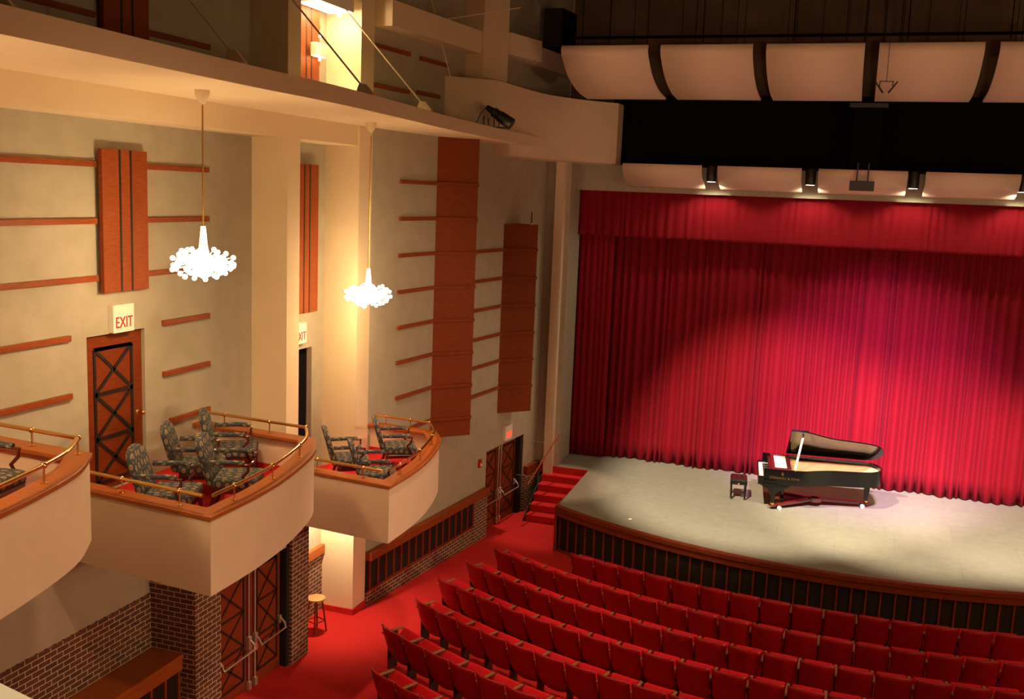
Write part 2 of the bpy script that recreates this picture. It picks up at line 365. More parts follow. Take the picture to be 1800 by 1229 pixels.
# box door (farther), ajar
d = MB().build('door_2', WOOD) if False else None
hinge = Vector((WX - .12, DC[0] + .02, DC[2]))
mb = MB(); mb.M = Matrix.Translation(hinge) @ Matrix.Rotation(R(8), 4, 'Z')
mb.box(-.02, .02, 0, .74, .01, 2.05); d = mb.build('door_2', WOODD, bev=.004); d['kind'] = 'structure'
mb = MB(); mb.M = Matrix.Translation(hinge) @ Matrix.Rotation(R(8), 4, 'Z')
for a, b in (((.025, .15, .3), (.025, .15, 1.9)), ((.025, .6, .3), (.025, .6, 1.9)), ((.025, .15, 1.9), (.025, .6, 1.9)), ((.025, .15, 1.9), (.025, .6, 1.35)), ((.025, .6, 1.9), (.025, .15, 1.35))): mb.bar(a, b, .03, .012, (1, 0, 0))
mb.build('inlay', INLAY, d)

def exit_leaf(n, P, dirn, y0, y1, z0, z1, latch_at):
    """P(y, z, off) -> point; leaf with inlay, lock stile, vertical rod, latch boxes and a push bar"""
    def slab(mb, a, b, c, e, o0, o1):
        vs = [P(y, z, o) for o in (o0, o1) for y, z in ((a, c), (b, c), (b, e), (a, e))]
        mb.add(vs, [(0, 1, 2, 3), (7, 6, 5, 4), (4, 5, 1, 0), (5, 6, 2, 1), (6, 7, 3, 2), (7, 4, 0, 3)])
    mb = MB(); slab(mb, y0, y1, z0, z1, -.04, 0); d = mb.build('door_%d' % n, WOODD); d['kind'] = 'structure'
    mb = MB(); s = 1 if latch_at > (y0 + y1) / 2 else -1
    ya, yb = (y0 + .07, y1 - .17) if s > 0 else (y0 + .17, y1 - .10)
    diamond(mb, ya, yb, z0 + .22, z1 - .12, 0, 3, .012, .03, lambda y, z: P(y, z, .006)); mb.build('inlay', INLAY, d)
    yl = latch_at
    mb = MB(); mb.tube([P(yl, z0 + .12, .035), P(yl, z1 - .05, .035)], .018, 8); mb.build('vertical_rod', STEEL, d, smooth=True)
    mb = MB(); slab(mb, yl - .04, yl + .04, z0 + .62, z0 + .92, 0, .075); mb.build('latch_case', STEEL, d, bev=.012)
    mb = MB(); slab(mb, yl - .035, yl + .035, z0 + .02, z0 + .17, 0, .07); mb.build('bottom_latch', STEEL, d, bev=.012)
    mb = MB(); slab(mb, yl - .025, yl + .025, z1 - .12, z1 - .03, 0, .06); mb.build('top_latch', STEEL, d, bev=.01)
    yo = y0 + .05 if s > 0 else y1 - .05
    mb = MB(); slab(mb, yo - .03, yo + .03, z0 + .78, z0 + .92, 0, .06); mb.build('hinge_case', STEEL, d, bev=.01)
    mb = MB(); mb.tube([P(yl, z0 + .86, .06), P(yl, z0 + .80, .13), P(yl - s * .01, z0 + .72, .15), P(yo, z0 + .72, .15), P(yo, z0 + .80, .13), P(yo, z0 + .88, .05)], .019, 8)
    mb.build('push_bar', STEEL, d, smooth=True)
P1 = lambda y, z, o: (-8.62 + o, y, z)
exit_leaf(3, P1, 1, 12.10, 13.05, .22, 2.3, 12.98)
exit_leaf(4, P1, 1, 13.08, 13.93, .22, 2.3, 13.15)
P2 = lambda y, z, o: (w2(y)[0] - .13 + o * CA, y - o * SA, z)
exit_leaf(5, P2, 1, 22.12, 23.06, .01, 2.05, 23.0)
exit_leaf(6, P2, 1, 23.08, 24.06, .01, 2.05, 23.14)
m = MB(); m.prism([w2(24.08, -.01), w2(24.25, -.01), w2(24.25, -.3), w2(24.08, -.3)], 0, 2.07); struct('trim_12', m, BLACK)

# ---------------------------------------------------------------- exit signs, alarm
RED = mat('sign_red', (.45, .02, .01), .5)
def exit_sign(loc, rz, label, lit):
    t = thing('exit_sign', label, 'exit sign', loc, rz, None)
    MB().box(0, .09, -.2, .2, 0, .37).build('housing', WHITE, t, bev=.008)
    m = RED
    if lit: m = mat('sign_red_lit', (.6, .02, .01), .5, emit=(1, .04, .02), estr=1.6)
    letters('lettering', 'EXIT', .21, m, t, (.093, 0, .13), (PI / 2, 0, PI / 2), .78, .003)
    return t
exit_sign((WX, 10.95, 6.17), 0, 'cream exit sign with dark red letters above the wooden door of the middle box', False)
exit_sign((WX, 15.46, 5.43), 0, 'cream exit sign half hidden behind the first tall cream pillar', False)
t = exit_sign((*w2(23.15), 2.16), -TA, 'white exit sign with glowing red letters above the double doors by the stage', True)
for c in kids(t):
    if c.name.startswith('lettering'): pass
t = thing('fire_alarm', 'small red fire alarm box on the wall beside the double doors by the stage', 'fire alarm', (*w2(21.72), 1.78), -TA)
MB().box(0, .05, -.06, .06, 0, .19).build('housing', RED, t, bev=.006)
MB().box(.05, .062, -.03, .03, .04, .1).build('pull_handle', WHITE, t)

# ---------------------------------------------------------------- wood acoustic panels
def flat_panel(y0, y1, z0, z1, label, nearby=''):
    t = thing('acoustic_baffle', label, 'wall panel', (WX, (y0 + y1) / 2, z0), 0, None)
    hw = (y1 - y0) / 2
    MB().box(.06, .12, -hw, hw, 0, z1 - z0).build('board', WOOD, t)
    for s in (-.12, .12): MB().box(.12, .124, s * hw * 2 - .018, s * hw * 2 + .018, 0, z1 - z0).build('inlay_strip', INLAY, t)
    MB().box(0, .06, -hw * .6, hw * .6, .1, z1 - z0 - .1).build('backing', INLAY, t)
flat_panel(10.56, 11.42, 6.72, 8.55, 'flat orange wood panel with two black stripes above the exit sign of the middle box')
flat_panel(15.2, 15.97, 5.97, 8.55, 'tall orange wood panel in the recess between the two cream pillars')
flat_panel(10.65, 11.5, 9.9, 12.2, 'dark red wood panel with black stripes above the ledge at top left')
flat_panel(15.25, 15.95, 9.75, 11.6, 'brightly lit orange wood panel above the ledge beside a sconce')
def wedge_panel(ya, dx, dy, z0, z1, zs, label):
    a = w2(ya); b = (a[0] + dx, a[1] + dy); c = w2(b[1] + .25)
    t = thing('acoustic_baffle', label, 'wall panel', (a[0], a[1], z0), 0, None)
    loc = lambda p: (p[0] - a[0], p[1] - a[1])
    MB().prism([loc(a), loc(b), loc(c)], 0, z1 - z0).build('wedge', WOODM, t)
    d = Vector((dx, dy)).normalized(); n = Vector((d.y, -d.x))
    for z in zs:
        p = [Vector((0, 0)), Vector((dx, dy)), Vector((dx, dy)) + n * .05, n * .05]
        MB().prism([tuple(q) for q in p], z - z0 - .035, z - z0 + .035).build('batten', WOODM, t, bev=.005)
wedge_panel(19.33, .64, .69, 2.98, 9.27, (8.33, 7.62, 6.91, 6.20, 5.50, 4.80, 4.09, 3.38), 'tallest reddish wood wedge panel reaching up to the ledge beyond the third box')
wedge_panel(22.6, .63, .68, 2.92, 7.47, (6.87, 6.2, 5.54, 4.87, 4.22, 3.56), 'shorter reddish wood wedge panel above the exit sign by the stage')
t = thing('antenna', 'thin black rod with shiny ends standing on the shorter wedge panel', 'antenna', (-7.5, 23.2, 7.47))
m = MB(); m.tube([(0, 0, 0), (0, 0, .3)], .018, 8); m.build('rod', METALB, t)
m = MB(); m.ball((0, 0, .31), .024); m.tube([(0, 0, 0), (0, 0, .03)], .026, 8); m.build('cap', STEEL, t, smooth=True)

# ---------------------------------------------------------------- balcony boxes
def balcony(x0, y0, zc, label, far_x, near_x=WX):
    t = thing('balcony_box', label, 'balcony', (x0, y0, zc - .55), 0, None)
    curve = catmull([(0, 0), (-.02, .95), (-.14, 1.85), (-.42, 2.9), (-.80, 3.56)], 6)
    curve = [p for p in curve if p in (curve[0], curve[-1]) or min(math.hypot(p[0], p[1]), math.hypot(p[0] + .8, p[1] - 3.56)) > .3]
    nw = (near_x - x0, .33 * (x0 - near_x) / 2.82); fw = (far_x - x0, 3.56 + .13 * (-.8 - (far_x - x0)) / 1.5)
    P = [nw] + curve + [fw]                      # outer outline, house side to the right
    IN = offset(P, .13)
    Z = .55
    def ring(a, b, z0, z1, name, m, **k):
        mb = MB(); n = len(a)
        for i in range(n - 1): pass
        vs = [(x, y, z0) for x, y in a] + [(x, y, z0) for x, y in b] + [(x, y, z1) for x, y in a] + [(x, y, z1) for x, y in b]; fs = []
        for i in range(n - 1):
            fs += [(i, i + 1, 2 * n + i + 1, 2 * n + i), (n + i + 1, n + i, 3 * n + i, 3 * n + i + 1), (2 * n + i, 2 * n + i + 1, 3 * n + i + 1, 3 * n + i), (i + 1, i, n + i, n + i + 1)]
        fs += [(0, 2 * n, 3 * n, n), (n - 1, 2 * n - 1, 4 * n - 1, 3 * n - 1)]
        mb.add(vs, fs); return mb.build(name, m, t, smooth=True, **k)
    ring(P, IN, -.37, Z - .05, 'parapet', PINK)
    ring(offset(P, -.03), offset(P, .22), Z - .05, Z, 'cap_rail', WOODL, bev=.008)
    mb = MB(); mb.prism(offset(P, .12), -.05, 0); mb.build('carpet_floor', CARPET, t)
    mb = MB(); mb.prism(offset(P, .12), -.36, -.06); mb.build('soffit', PINK, t)
    ring(offset(P, .13), offset(P, .145), 0, .1, 'baseboard', CARPET)
    # brass rail, broken at the corners
    rl = offset(P, .10); zr = Z + .17
    near = [Vector((*rl[0], zr)).lerp(Vector((*rl[1], zr)), k) for k in (.08, .97)]
    cv = [Vector((*p, zr)) for p in rl[1:-1]]; cv[0] = cv[0].lerp(cv[1], .25)
    far = [Vector((*rl[-2], zr)), Vector((*rl[-2], zr)).lerp(Vector((*rl[-1], zr)), .92)]
    for seg in (near, cv, far): MB().tube(seg, .022, 10).build('brass_rail', BRASS, t, smooth=True)
    def post(p):
        m = MB(); m.tube([(p.x, p.y, Z), (p.x, p.y, zr)], .010, 8); m.ball((p.x, p.y, zr), .034, 10); m.tube([(p.x, p.y, Z), (p.x, p.y, Z + .012)], .035, 10)
        m.build('rail_post', BRASS, t, smooth=True)
    for k in (.15, .5, .86): post(near[0].lerp(near[1], k))
    for i in (2, 8, 14, 20): post(cv[min(i, len(cv) - 1)])
    for k in (.35, .8): post(far[0].lerp(far[1], k))
    return t
balcony(-6.43, 4.53, 5.42, 'nearest cream balcony box with wood cap and brass rail, cut by the left edge', WX)
balcony(-6.43, 8.99, 4.60, 'middle cream balcony box with wood cap and brass rail, holding four armchairs', WX)
balcony(-6.43, 13.45, 3.76, 'third cream balcony box, closest to the stage, with wood cap and brass rail', -8.55)

# ---------------------------------------------------------------- armchairs
def make_armchair(label):
    t = thing('armchair', label, 'armchair', (0, 0, 0))            # faces +Y
    def ucush(mb, x0, x1, y0, y1, z0, z1, r=.05): mb.box(x0, x1, y0, y1, z0, z1)
    m = MB(); m.box(-.30, .30, -.26, .30, .33, .47); m.build('seat', TAP, t, smooth='all', bev=.045)
    m = MB(); m.box(-.285, .285, -.24, .28, .27, .34); m.build('seat_frame', PIANOW, t, bev=.01)
    m = MB(); n = 8                                                  # arched, tilted back
    prof = [(-.27, .36), (-.28, .70), (-.27, .87), (-.20, .95), (-.08, .985), (.08, .985), (.20, .95), (.27, .87), (.28, .70), (.27, .36)]
    yb = lambda z: -.24 - (z - .36) * .28
    vs = [(x, yb(z), z) for x, z in prof] + [(x, yb(z) - .09, z) for x, z in prof]; k = len(prof)
    m.add(vs, [tuple(range(k - 1, -1, -1)), tuple(range(k, 2 * k))] + [(i, (i + 1) % k, k + (i + 1) % k, k + i) for i in range(k)])
    m.build('backrest', TAP, t, smooth='all', bev=.03)
    for s in (-1, 1):
        m = MB(); m.tube([(s * .30, -.32, .68), (s * .31, .0, .69), (s * .31, .14, .68)], .032, 10); m.build('arm_pad', TAP, t, smooth=True)
        m = MB(); m.tube([(s * .31, .12, .665), (s * .315, .20, .66), (s * .31, .19, .58), (s * .295, .12, .50), (s * .295, .20, .36), (s * .29, .26, .32)], .022, 8); m.build('arm_support', PIANOW, t, smooth=True)
        m = MB(); m.tube([(s * .26, .25, .32), (s * .27, .27, .16), (s * .26, .26, 0)], [.034, .024, .018], 8); m.build('leg', PIANOW, t, smooth=True)
        m = MB(); m.tube([(s * .25, -.22, .32), (s * .25, -.26, .16), (s * .26, -.32, 0)], [.03, .024, .018], 8); m.build('leg', PIANOW, t, smooth=True)
    return t
FR = -R(58)
chairs = [(-7.62, 9.90, 4.05, 'patterned armchair closest to the camera in the middle box, behind the brass rail', -R(69)),
          (-7.30, 10.78, 4.05, 'patterned armchair in the middle box, beside the curved front rail', -R(66)),
          (-8.08, 11.10, 4.05, 'patterned armchair in the middle box, close to the wall beside the door', -R(62)),
          (-8.15, 12.0, 4.05, 'patterned armchair in the middle box, farthest along by the pillar', -R(60)),
          (-7.10, 14.42, 3.21, 'dark patterned armchair in the third box, just behind the brass rail corner', -R(56)),
          (-7.90, 15.0, 3.21, 'dark patterned armchair in the third box, half hidden in front of the pillar', -R(56)),
          (-7.52, 16.1, 3.21, 'dark patterned armchair at the stage end of the third box', -R(60)),
          (-7.78, 7.25, 4.87, 'patterned armchair in the nearest box, cut off by the left edge', -R(80))]
arm0 = None
for x, y, z, lab, rz in chairs:
    if arm0 is None: arm0 = make_armchair(lab); arm0.location = (x, y, z); arm0.rotation_euler = (0, 0, rz)
    else: dup(arm0, (x, y, z), rz, lab)

# ---------------------------------------------------------------- chandeliers
BULB = mat('bulb_glow', (1, .9, .7), .3, emit=(1, .80, .45), estr=22)
CRY = mat('crystal_gold_glow', (.9, .75, .45), .15, metal=.3, emit=(1, .75, .4), estr=6)  # glow put on stem and stalks to thicken the glare of the bulbs
def chandelier(label):
    t = thing('chandelier', label, 'chandelier', (0, 0, 0))        # origin at the ceiling, cluster at z = -2.0
    MB().lathe([(.02, 0), (.09, 0), (.085, -.06), (.05, -.13), (.02, -.17)][::-1], n=18).build('canopy', CREAM, t, smooth=True)
    MB().tube([(0, 0, -.15), (0, 0, -1.7)], .012, 8).build('rod', BRASS, t, smooth=True)
    MB().lathe([(.075, -2.0), (.05, -1.85), (.028, -1.62)], n=14).build('stem', CRY, t, smooth=True)
    rnd = random.Random(3); bm = None; m = MB(); spots = []
    for i in range(96):
        u = (i + .5) / 96; el = math.asin(1 - 2 * u); az = i * 2.39996
        rr = .40 * (.5 + .5 * rnd.random() ** .6); p = Vector((math.cos(az) * math.cos(el) * rr, math.sin(az) * math.cos(el) * rr, math.sin(el) * rr * .52 - 2.07))
        m.tube([(0, 0, -2.05), p], .004, 4, False); spots.append(p)
    o = m.build('stalk_spray', CRY, t); o['kind'] = 'stuff'
    b0 = MB().ball((0, 0, 0), .03, 8).build('bulb', BULB, t, smooth=True); b0.location = spots[0]
    for p in spots[1:]:
        b = b0.copy(); C.objects.link(b); b.location = p
    return t
CH = (('glittering chandelier hanging over the middle box, larger in view', (-7.6, 10.52, 9.27), 0),
      ('glittering chandelier hanging over the third box, beside the second pillar', (-7.9, 15.53, 9.27), 1.1))
ch0 = chandelier(CH[0][0]); ch0.location = CH[0][1]
ch1 = dup(ch0, (-7.9, 15.53, 9.27), 1.3, CH[1][0])
for c in kids(ch1):
    if c.type == 'MESH':
        pass
# the second one hangs lower, over a lower box
for c in kids(ch1):
    if c.name.split('.')[0] in ('stem', 'stalk_spray', 'bulb'): c.location.z -= .82
    if c.name.split('.')[0] == 'rod': c.scale.z = (1.7 + .82 - .15 + .15) / 1.7
ch2 = dup(ch0, (-7.6, 6.0, 9.27), .5, 'glittering chandelier hanging over the nearest box')
for x, y, z in ((-7.6, 10.52, 7.2), (-7.9, 15.53, 6.38), (-7.6, 6.0, 7.2)):
    lamp('chandelier_light', 'POINT', (x, y, z), 290, (1, .62, .28), size=.13)

# ---------------------------------------------------------------- upper sconces
GLOW = mat('sconce_glow', (1, .9, .7), .4, emit=(1, .74, .36), estr=14)
def sconce(loc, sx, sy, sz, label):
    t = thing('wall_sconce', label, 'wall light', loc)
    MB().box(.06, .06 + sx, -sy / 2, sy / 2, 0, sz).build('shade', WHITE, t, bev=.01)
    MB().box(.0, .06, -sy * .3, sy * .3, sz * .2, sz * .8).build('backplate', STEEL, t)
    MB().box(.075, .045 + sx, -sy / 2 + .02, sy / 2 - .02, -.004, 0).build('lamp_lens', GLOW, t)
sconce((WX + .12, 15.72, 10.36), .12, .36, .22, 'white wall sconce glowing on the lit orange panel above the ledge')
lamp('sconce_light', 'POINT', (WX + .38, 15.5, 10.28), 5, (1, .62, .26), size=.02)
lamp('sconce_light', 'POINT', (WX + .38, 15.5, 10.66), 3, (1, .62, .26), size=.02)
sconce((WX + .10, 15.6, 11.15), .5, 1.15, .35, 'large white box light high beside the second pillar, at the top edge')
lamp('sconce_light', 'POINT', (-8.75, 15.95, 11.08), 17, (1, .72, .42), size=.03)
lamp('sconce_light', 'POINT', (-8.75, 16.05, 9.72), 6, (1, .72, .42), size=.03)
# downlight under the third box
t = thing('downlight', 'bright recessed downlight under the third box, behind the middle box', 'light', (-8.72, 15.75, 2.83))
MB().lathe([(.07, -.02), (.08, 0)], n=14).build('trim_ring', WHITE, t); MB().lathe([(.05, -.024), (.05, -.02)], n=12).build('lens', GLOW, t)
lamp('downlight_light', 'SPOT', (-8.72, 15.75, 2.78), 260, (1, .74, .44), (-8.95, 16.3, 0.6), .05, 120, .8)

# ---------------------------------------------------------------- ledge brackets and rods
for i, (x, y, lab) in enumerate(((-6.62, 6.6, 'white bracket with thin rod on the ledge at the top left corner'), (-6.70, 9.95, 'white bracket with thin rod on the ledge above the larger chandelier'),
                     (-6.82, 13.3, 'white bracket with thin rod on the ledge above the smaller chandelier'), (-7.05, 15.9, 'white bracket with thin rod on the ledge left of the black spotlight'))):
    t = thing('rod_bracket', lab, 'bracket', (x, y, 9.5))
    m = MB(); m.v = []; pts = [(.1, 0), (-.04, .15), (-.14, .15), (-.2, 0)]
    m.add([(px, -.02, pz) for px, pz in pts] + [(px, .02, pz) for px, pz in pts], [(0, 1, 2, 3), (7, 6, 5, 4), (0, 4, 5, 1), (1, 5, 6, 2), (2, 6, 7, 3), (3, 7, 4, 0)]); m.build('gusset', CREAM, t)
    MB().tube([(-.08, 0, .1), (-2.35, 0, 2.5)], .014, 8).build('tie_rod', CREAM, t, smooth=True)
t = thing('tie_rod', 'thin tie rod slanting down behind the pink fascia', 'rod', (-7.75, 19.2, 9.5))
MB().tube([(0, 0, 0), (-.6, -.5, 2.6)], .012, 8).build('rod', CREAM, t); MB().tube([(-.45, -.4, 1.95), (.55, 1.7, 2.55)], .012, 6).build('cross_rod', CREAM, t)

# ---------------------------------------------------------------- spotlight on the ledge
t = thing('stage_spotlight', 'black theatre spotlight clamped on the edge of the ledge', 'spotlight', (-7.2, 20.0, 9.5), 0)
a = Vector((-.32, -.05, .42)); b = Vector((.22, .02, .08)); d = (b - a)
m = MB(); m.tube([a, a + d * .25, a + d * .27, a + d * .5, a + d * .52, a + d * .98, a + d], [.05, .075, .1, .1, .115, .125, .12], 16); m.build('barrel', METALB, t, smooth=True)
m = MB(); q = a + d * .4; m.bar(q + Vector((0, -.15, 0)), (q.x, q.y - .15, .02), .03, .012, (1, 0, 0)); m.bar(q + Vector((0, .15, 0)), (q.x, q.y + .15, .02), .03, .012, (1, 0, 0)); m.bar((q.x, q.y - .15, .02), (q.x, q.y + .15, .02), .03, .012); m.build('yoke', METALB, t)
m = MB(); m.bar((-.14, -.05, .015), (.12, .1, .015), .04, .03); m.bar((-.3, 0, .2), (-.28, 0, 0), .02, .02); m.build('clamp', METALB, t)
m = MB(); m.tube([a, a + Vector((-.08, -.05, -.1)), (-.45, -.3, .08), (-.5, -.4, 0)], .008, 6); m.build('cable', METALB, t, smooth=True)
m = MB(); m.box(-.16, -.13, -.68, -.64, 0, .2); m.build('post', METALB, t)
t = thing('loudspeaker', 'black loudspeaker mounted high on the dark wall left of the reflectors', 'speaker', (-7.66, 24.6, 11.66), -TA)
MB().box(0, .5, -.45, .45, .02, .95).build('cabinet', VELVET, t, bev=.02); MB().box(.02, .48, -.5, -.45, .05, .92).build('grille', METALB, t)
MB().bar((-.1, 0, .5), (.0, 0, .5), .1, .1).build('wall_mount', METALB, t)

# ---------------------------------------------------------------- reflectors
def reflector(x0, x1, prof, label, grp):
    t = thing('acoustic_reflector', label, 'acoustic reflector', ((x0 + x1) / 2, prof[0][0], prof[-1][1]), 0, None)
    h = (x1 - x0) / 2; p = catmull(prof, 5); y0 = prof[0][0]; z0 = prof[-1][1]; n = len(p)
    m = MB(); m.grid(lambda u, v: (-h + 2 * h * u, p[round(v * (n - 1))][0] - y0, p[round(v * (n - 1))][1] - z0), 1, n - 1)
    m.build('curved_panel', REFL, t, smooth=True, solid=.05)
    zt = 13.98
    m = MB()
    for s in (-.6, .6): m.tube([(s * h, .25, prof[0][1] - z0 - .2), (s * h, .25, zt - z0)], .008, 6)
    m.build('hanging_cables', VELVET, t)
ordn = ['first', 'second', 'third', 'fourth', 'fifth', 'sixth']
UP = [(22.0, 11.42), (22.0, 11.24), (22.55, 10.88), (23.4, 10.63), (24.35, 10.54)]
for i in range(5):
    x = -6.58 + 2.19 * i; reflector(x, x + 1.92, UP, 'large curved reflector panel, %s from the left in the upper row' % ordn[i], 'u')
LO = [(24.95, 9.03), (24.95, 8.92), (25.15, 8.72), (25.75, 8.50)]
for i in range(4):
    x = -5.76 + 2.33 * i; reflector(x, x + 1.95, LO, 'small curved reflector panel, %s from the left just above the curtain' % ordn[i], 'l')
# downlights
for i, x in enumerate((-3.61, -1.28, 1.0, 3.28)):
    t = thing('stage_downlight', 'black cylinder downlight, %s from the left between the lower reflectors' % ordn[i], 'light', (x, 25.3, 8.66))
    MB().lathe([(.115, 0), (.12, .02), (.12, .33), (.10, .38), (.03, .40)], n=20).build('can', METALB, t, smooth=True)
    MB().lathe([(.095, -.004), (.095, 0)], n=18).build('lens', mat('lens_glow', (1, .95, .85), .3, emit=(1, .86, .62), estr=12), t)
    MB().tube([(0, 0, .4), (0, 0, 5.33)], .008, 6).build('stem', VELVET, t)
    lamp('downlight_light', 'SPOT', (x, 25.45, 8.62), 75, (1, .84, .56), (x, 25.3, 1), .04, 160, .5)
# centre speaker cluster and projector
t = thing('loudspeaker_cluster', 'tall black loudspeaker cluster hanging between the reflector rows', 'speaker', (-.12, 25.2, 9.1))
MB().box(-.33, .33, 0, .5, 0, 1.35).build('cabinet', VELVET, t, bev=.02); MB().box(-.42, .42, -.02, .5, 1.36, 1.46).build('top_frame', METALB, t)
m = MB()
for s in (-.2, .2): m.tube([(s, .2, 1.4), (s, .2, 4.85)], .02, 6)
m.build('hanger', METALB, t)
t = thing('projector', 'small dark box hanging in front of the middle lower reflector', 'projector', (-.12, 24.75, 8.56))
MB().box(-.27, .27, 0, .2, 0, .22).build('body', METALB, t, bev=.01)
m = MB()
for s in (-.12, .12): m.bar((s, .1, .2), (s, .12, .62), .03, .03)
m.bar((-.12, .12, .62), (-.12, .5, .62), .03, .03); m.build('bracket', METALB, t)
# pipe, cables and ladder in the dark above
t = thing('rigging_pipe', 'long black pipe running across the dark wall above the reflectors', 'pipe', (0, 26.3, 12.25))
MB().tube([(-7.7, 0, 0), (9.5, 0, 0)], .035, 8).build('pipe', VELVET, t)
m = MB()
for x in (-6.6, -4.2, -2.0, 0.6, 2.8, 5, 7.5): m.tube([(x, 0, -.12), (x, 0, 1.72)], .012, 6)
m.build('hanging_cables', VELVET, t)
t = thing('wall_ladder', 'dim metal ladder on the dark upper wall behind the microphones', 'ladder', (-.05, 26.45, 12.45))
m = MB()
for s in (-.38, 0, .38): m.bar((s, 0, 0), (s, 0, 1.5), .03, .03)
m.build('rails', BROWN, t); m = MB()
for k in range(4): m.bar((-.38, 0, .3 + k * .35), (.38, 0, .3 + k * .35), .03, .03)
m.build('rungs', BROWN, t)
MB().bar((0, .0, .7), (0, .15, .7), .04, .04).build('standoff', BROWN, t)
t = thing('hanging_microphones', 'pair of small black microphones hanging on one wire before the upper reflectors', 'microphone', (.18, 21.6, 10.52))
MB().tube([(-.0, 0, .12), (-.02, 0, 3.46)], .006, 6).build('wire', METALB, t); MB().bar((-.13, 0, .12), (.13, 0, .12), .014, .014).build('crossbar', METALB, t)
for s in (-1, 1):
    MB().tube([(s * .21, 0, .12), (s * .05, 0, -.1)], [.014, .02], 8).build('microphone', METALB, t); MB().bar((s * .12, 0, .12), (s * .12, 0, .02), .02, .02).build('clip', METALB, t)

# ---------------------------------------------------------------- curtains
def pleat(name, x0, x1, y, zt, zb, label, amp=.07, seed=1, hem=0, flat=False):
    rnd = random.Random(seed); xs = [x0]; 
    while xs[-1] < x1: xs.append(xs[-1] + rnd.uniform(.13, .32))
    k = x1 - x0; s = k / (xs[-1] - x0); xs = [x0 + (v - x0) * s for v in xs]
    am = [rnd.uniform(.55, 1.15) * amp for _ in xs]; drift = [rnd.uniform(-.05, .05) for _ in xs]; z0s = [rnd.uniform(-.5, 1) for _ in xs]
    cols = []
    for i in range(len(xs) - 1):
        for j in range(8): cols.append((i, j / 8))
    cols.append((len(xs) - 2, 1.0)); nz = 14
    o = thing(name, label, 'curtain', ((x0 + x1) / 2, y, zb)) if False else None
    vs = []; cx = (x0 + x1) / 2
    for jz in range(nz + 1):
        v = (jz / nz); z = zt + (zb - zt) * v
        for i, f in cols:
            ww = xs[i + 1] - xs[i]; grow = .55 + .45 * v
            sway = drift[i] * (1 - f) + drift[min(i + 1, len(xs) - 1)] * f
            A = am[i] * grow; px = xs[i] + ww * f + sway * v * (0 if (i == 0 and f == 0) or f == 1 and i == len(xs) - 2 else 1)
            yy = -A * (math.sin(PI * f) ** 1.3) - .05 * math.sin(px * 1.7 + seed) * v
            zz = z
            if jz >= nz - 1 and hem: yy -= hem * (.6 + .4 * math.sin(px * 5 + seed)) * (1 if jz == nz else .35); 
            if jz == nz: zz = zb + .02
            vs.append((px - cx, yy, zz - zb))
    n = len(cols); fs = [(j * n + i, (j + 1) * n + i, (j + 1) * n + i + 1, j * n + i + 1) for j in range(nz) for i in range(n - 1)]
    ob = MB().add(vs, fs).build(name, CURT, smooth='all', solid=.006); ob.location = (cx, y, zb)
    return tag(ob, label, 'curtain')
pleat('stage_curtain', -6.75, .16, 26.85, 8.3, 1.1, 'left half of the main red velvet stage curtain, left of the piano', .16, 1, .12)
pleat('stage_curtain', .14, 7.5, 26.90, 8.3, 1.1, 'right half of the main red velvet stage curtain, behind and beyond the piano', .16, 2, .12)
pleat('stage_valance', -7.17, 7.6, 26.32, 8.5, 7.16, 'red pleated valance across the top of the stage opening', .05, 3)
pleat('side_curtain', -7.17, -6.22, 26.50, 8.4, 1.1, 'narrow red curtain leg at the left edge of the stage opening', .07, 4)

# ---------------------------------------------------------------- stage
AC = (0.2, 32.2); AR = 12.1
def arc(x, r=0): return (x, AC[1] - math.sqrt((AR + r) ** 2 - (x - AC[0]) ** 2))
SX = -6.12
xs = [SX + (6.9 - SX) * i / 60 for i in range(61)]
m = MB(); m.prism([arc(x) for x in xs] + [(9.9, 22.6), (9.9, 30), (-7.6, 30), (-7.2, 25.06), (-6.25, 25.06)], 1.0, 1.1); struct('floor_stage', m, DECK)
m = MB(); m.box(-6.2, 9.9, 25.0, 26.0, 0, 1.0); m.box(-7.6, -6.2, 25.1, 26.0, 0, 1.0); struct('wall_stage_base', m, BLACK)
t = thing('stage_apron', 'curved wooden stage front with black panels and thin wood slats', 'stage front', (0, 20.1, 0))
sh = (0, 20.1, 0)
def band(r0, r1, z0, z1, name, mm, xa=SX, bev=0):
    a = [arc(x, r0) for x in xs]; b = [arc(x, r1) for x in xs]
    n = len(a); vs = [(x, y, z0) for x, y in a] + [(x, y, z0) for x, y in b] + [(x, y, z1) for x, y in a] + [(x, y, z1) for x, y in b]; fs = []
    for i in range(n - 1): fs += [(i, n + i, n + i + 1, i + 1), (2 * n + i, 2 * n + i + 1, 3 * n + i + 1, 3 * n + i), (n + i, 3 * n + i, 3 * n + i + 1, n + i + 1), (i, i + 1, 2 * n + i + 1, 2 * n + i)]
    fs += [(0, 2 * n, 3 * n, n), (n - 1, 2 * n - 1, 4 * n - 1, 3 * n - 1)]
    return MB().add(vs, fs).build(name, mm, t, smooth=True, shift=sh, bev=bev)
band(.002, .14, 1.0, 1.1, 'nosing', WOODD, bev=.008); band(.02, .10, .86, 1.0, 'fascia_board', WOODD); band(-.06, .0, .0, .86, 'black_panel', BLACK); band(.0, .05, .0, .06, 'base_rail', WOODD)
MB().box(SX - .06, SX - .001, arc(SX, .1)[1], 25.0, 0, 1.09).build('side_panel', WOODD, t, shift=sh)
th0 = math.asin((SX - AC[0]) / AR)
k = 0
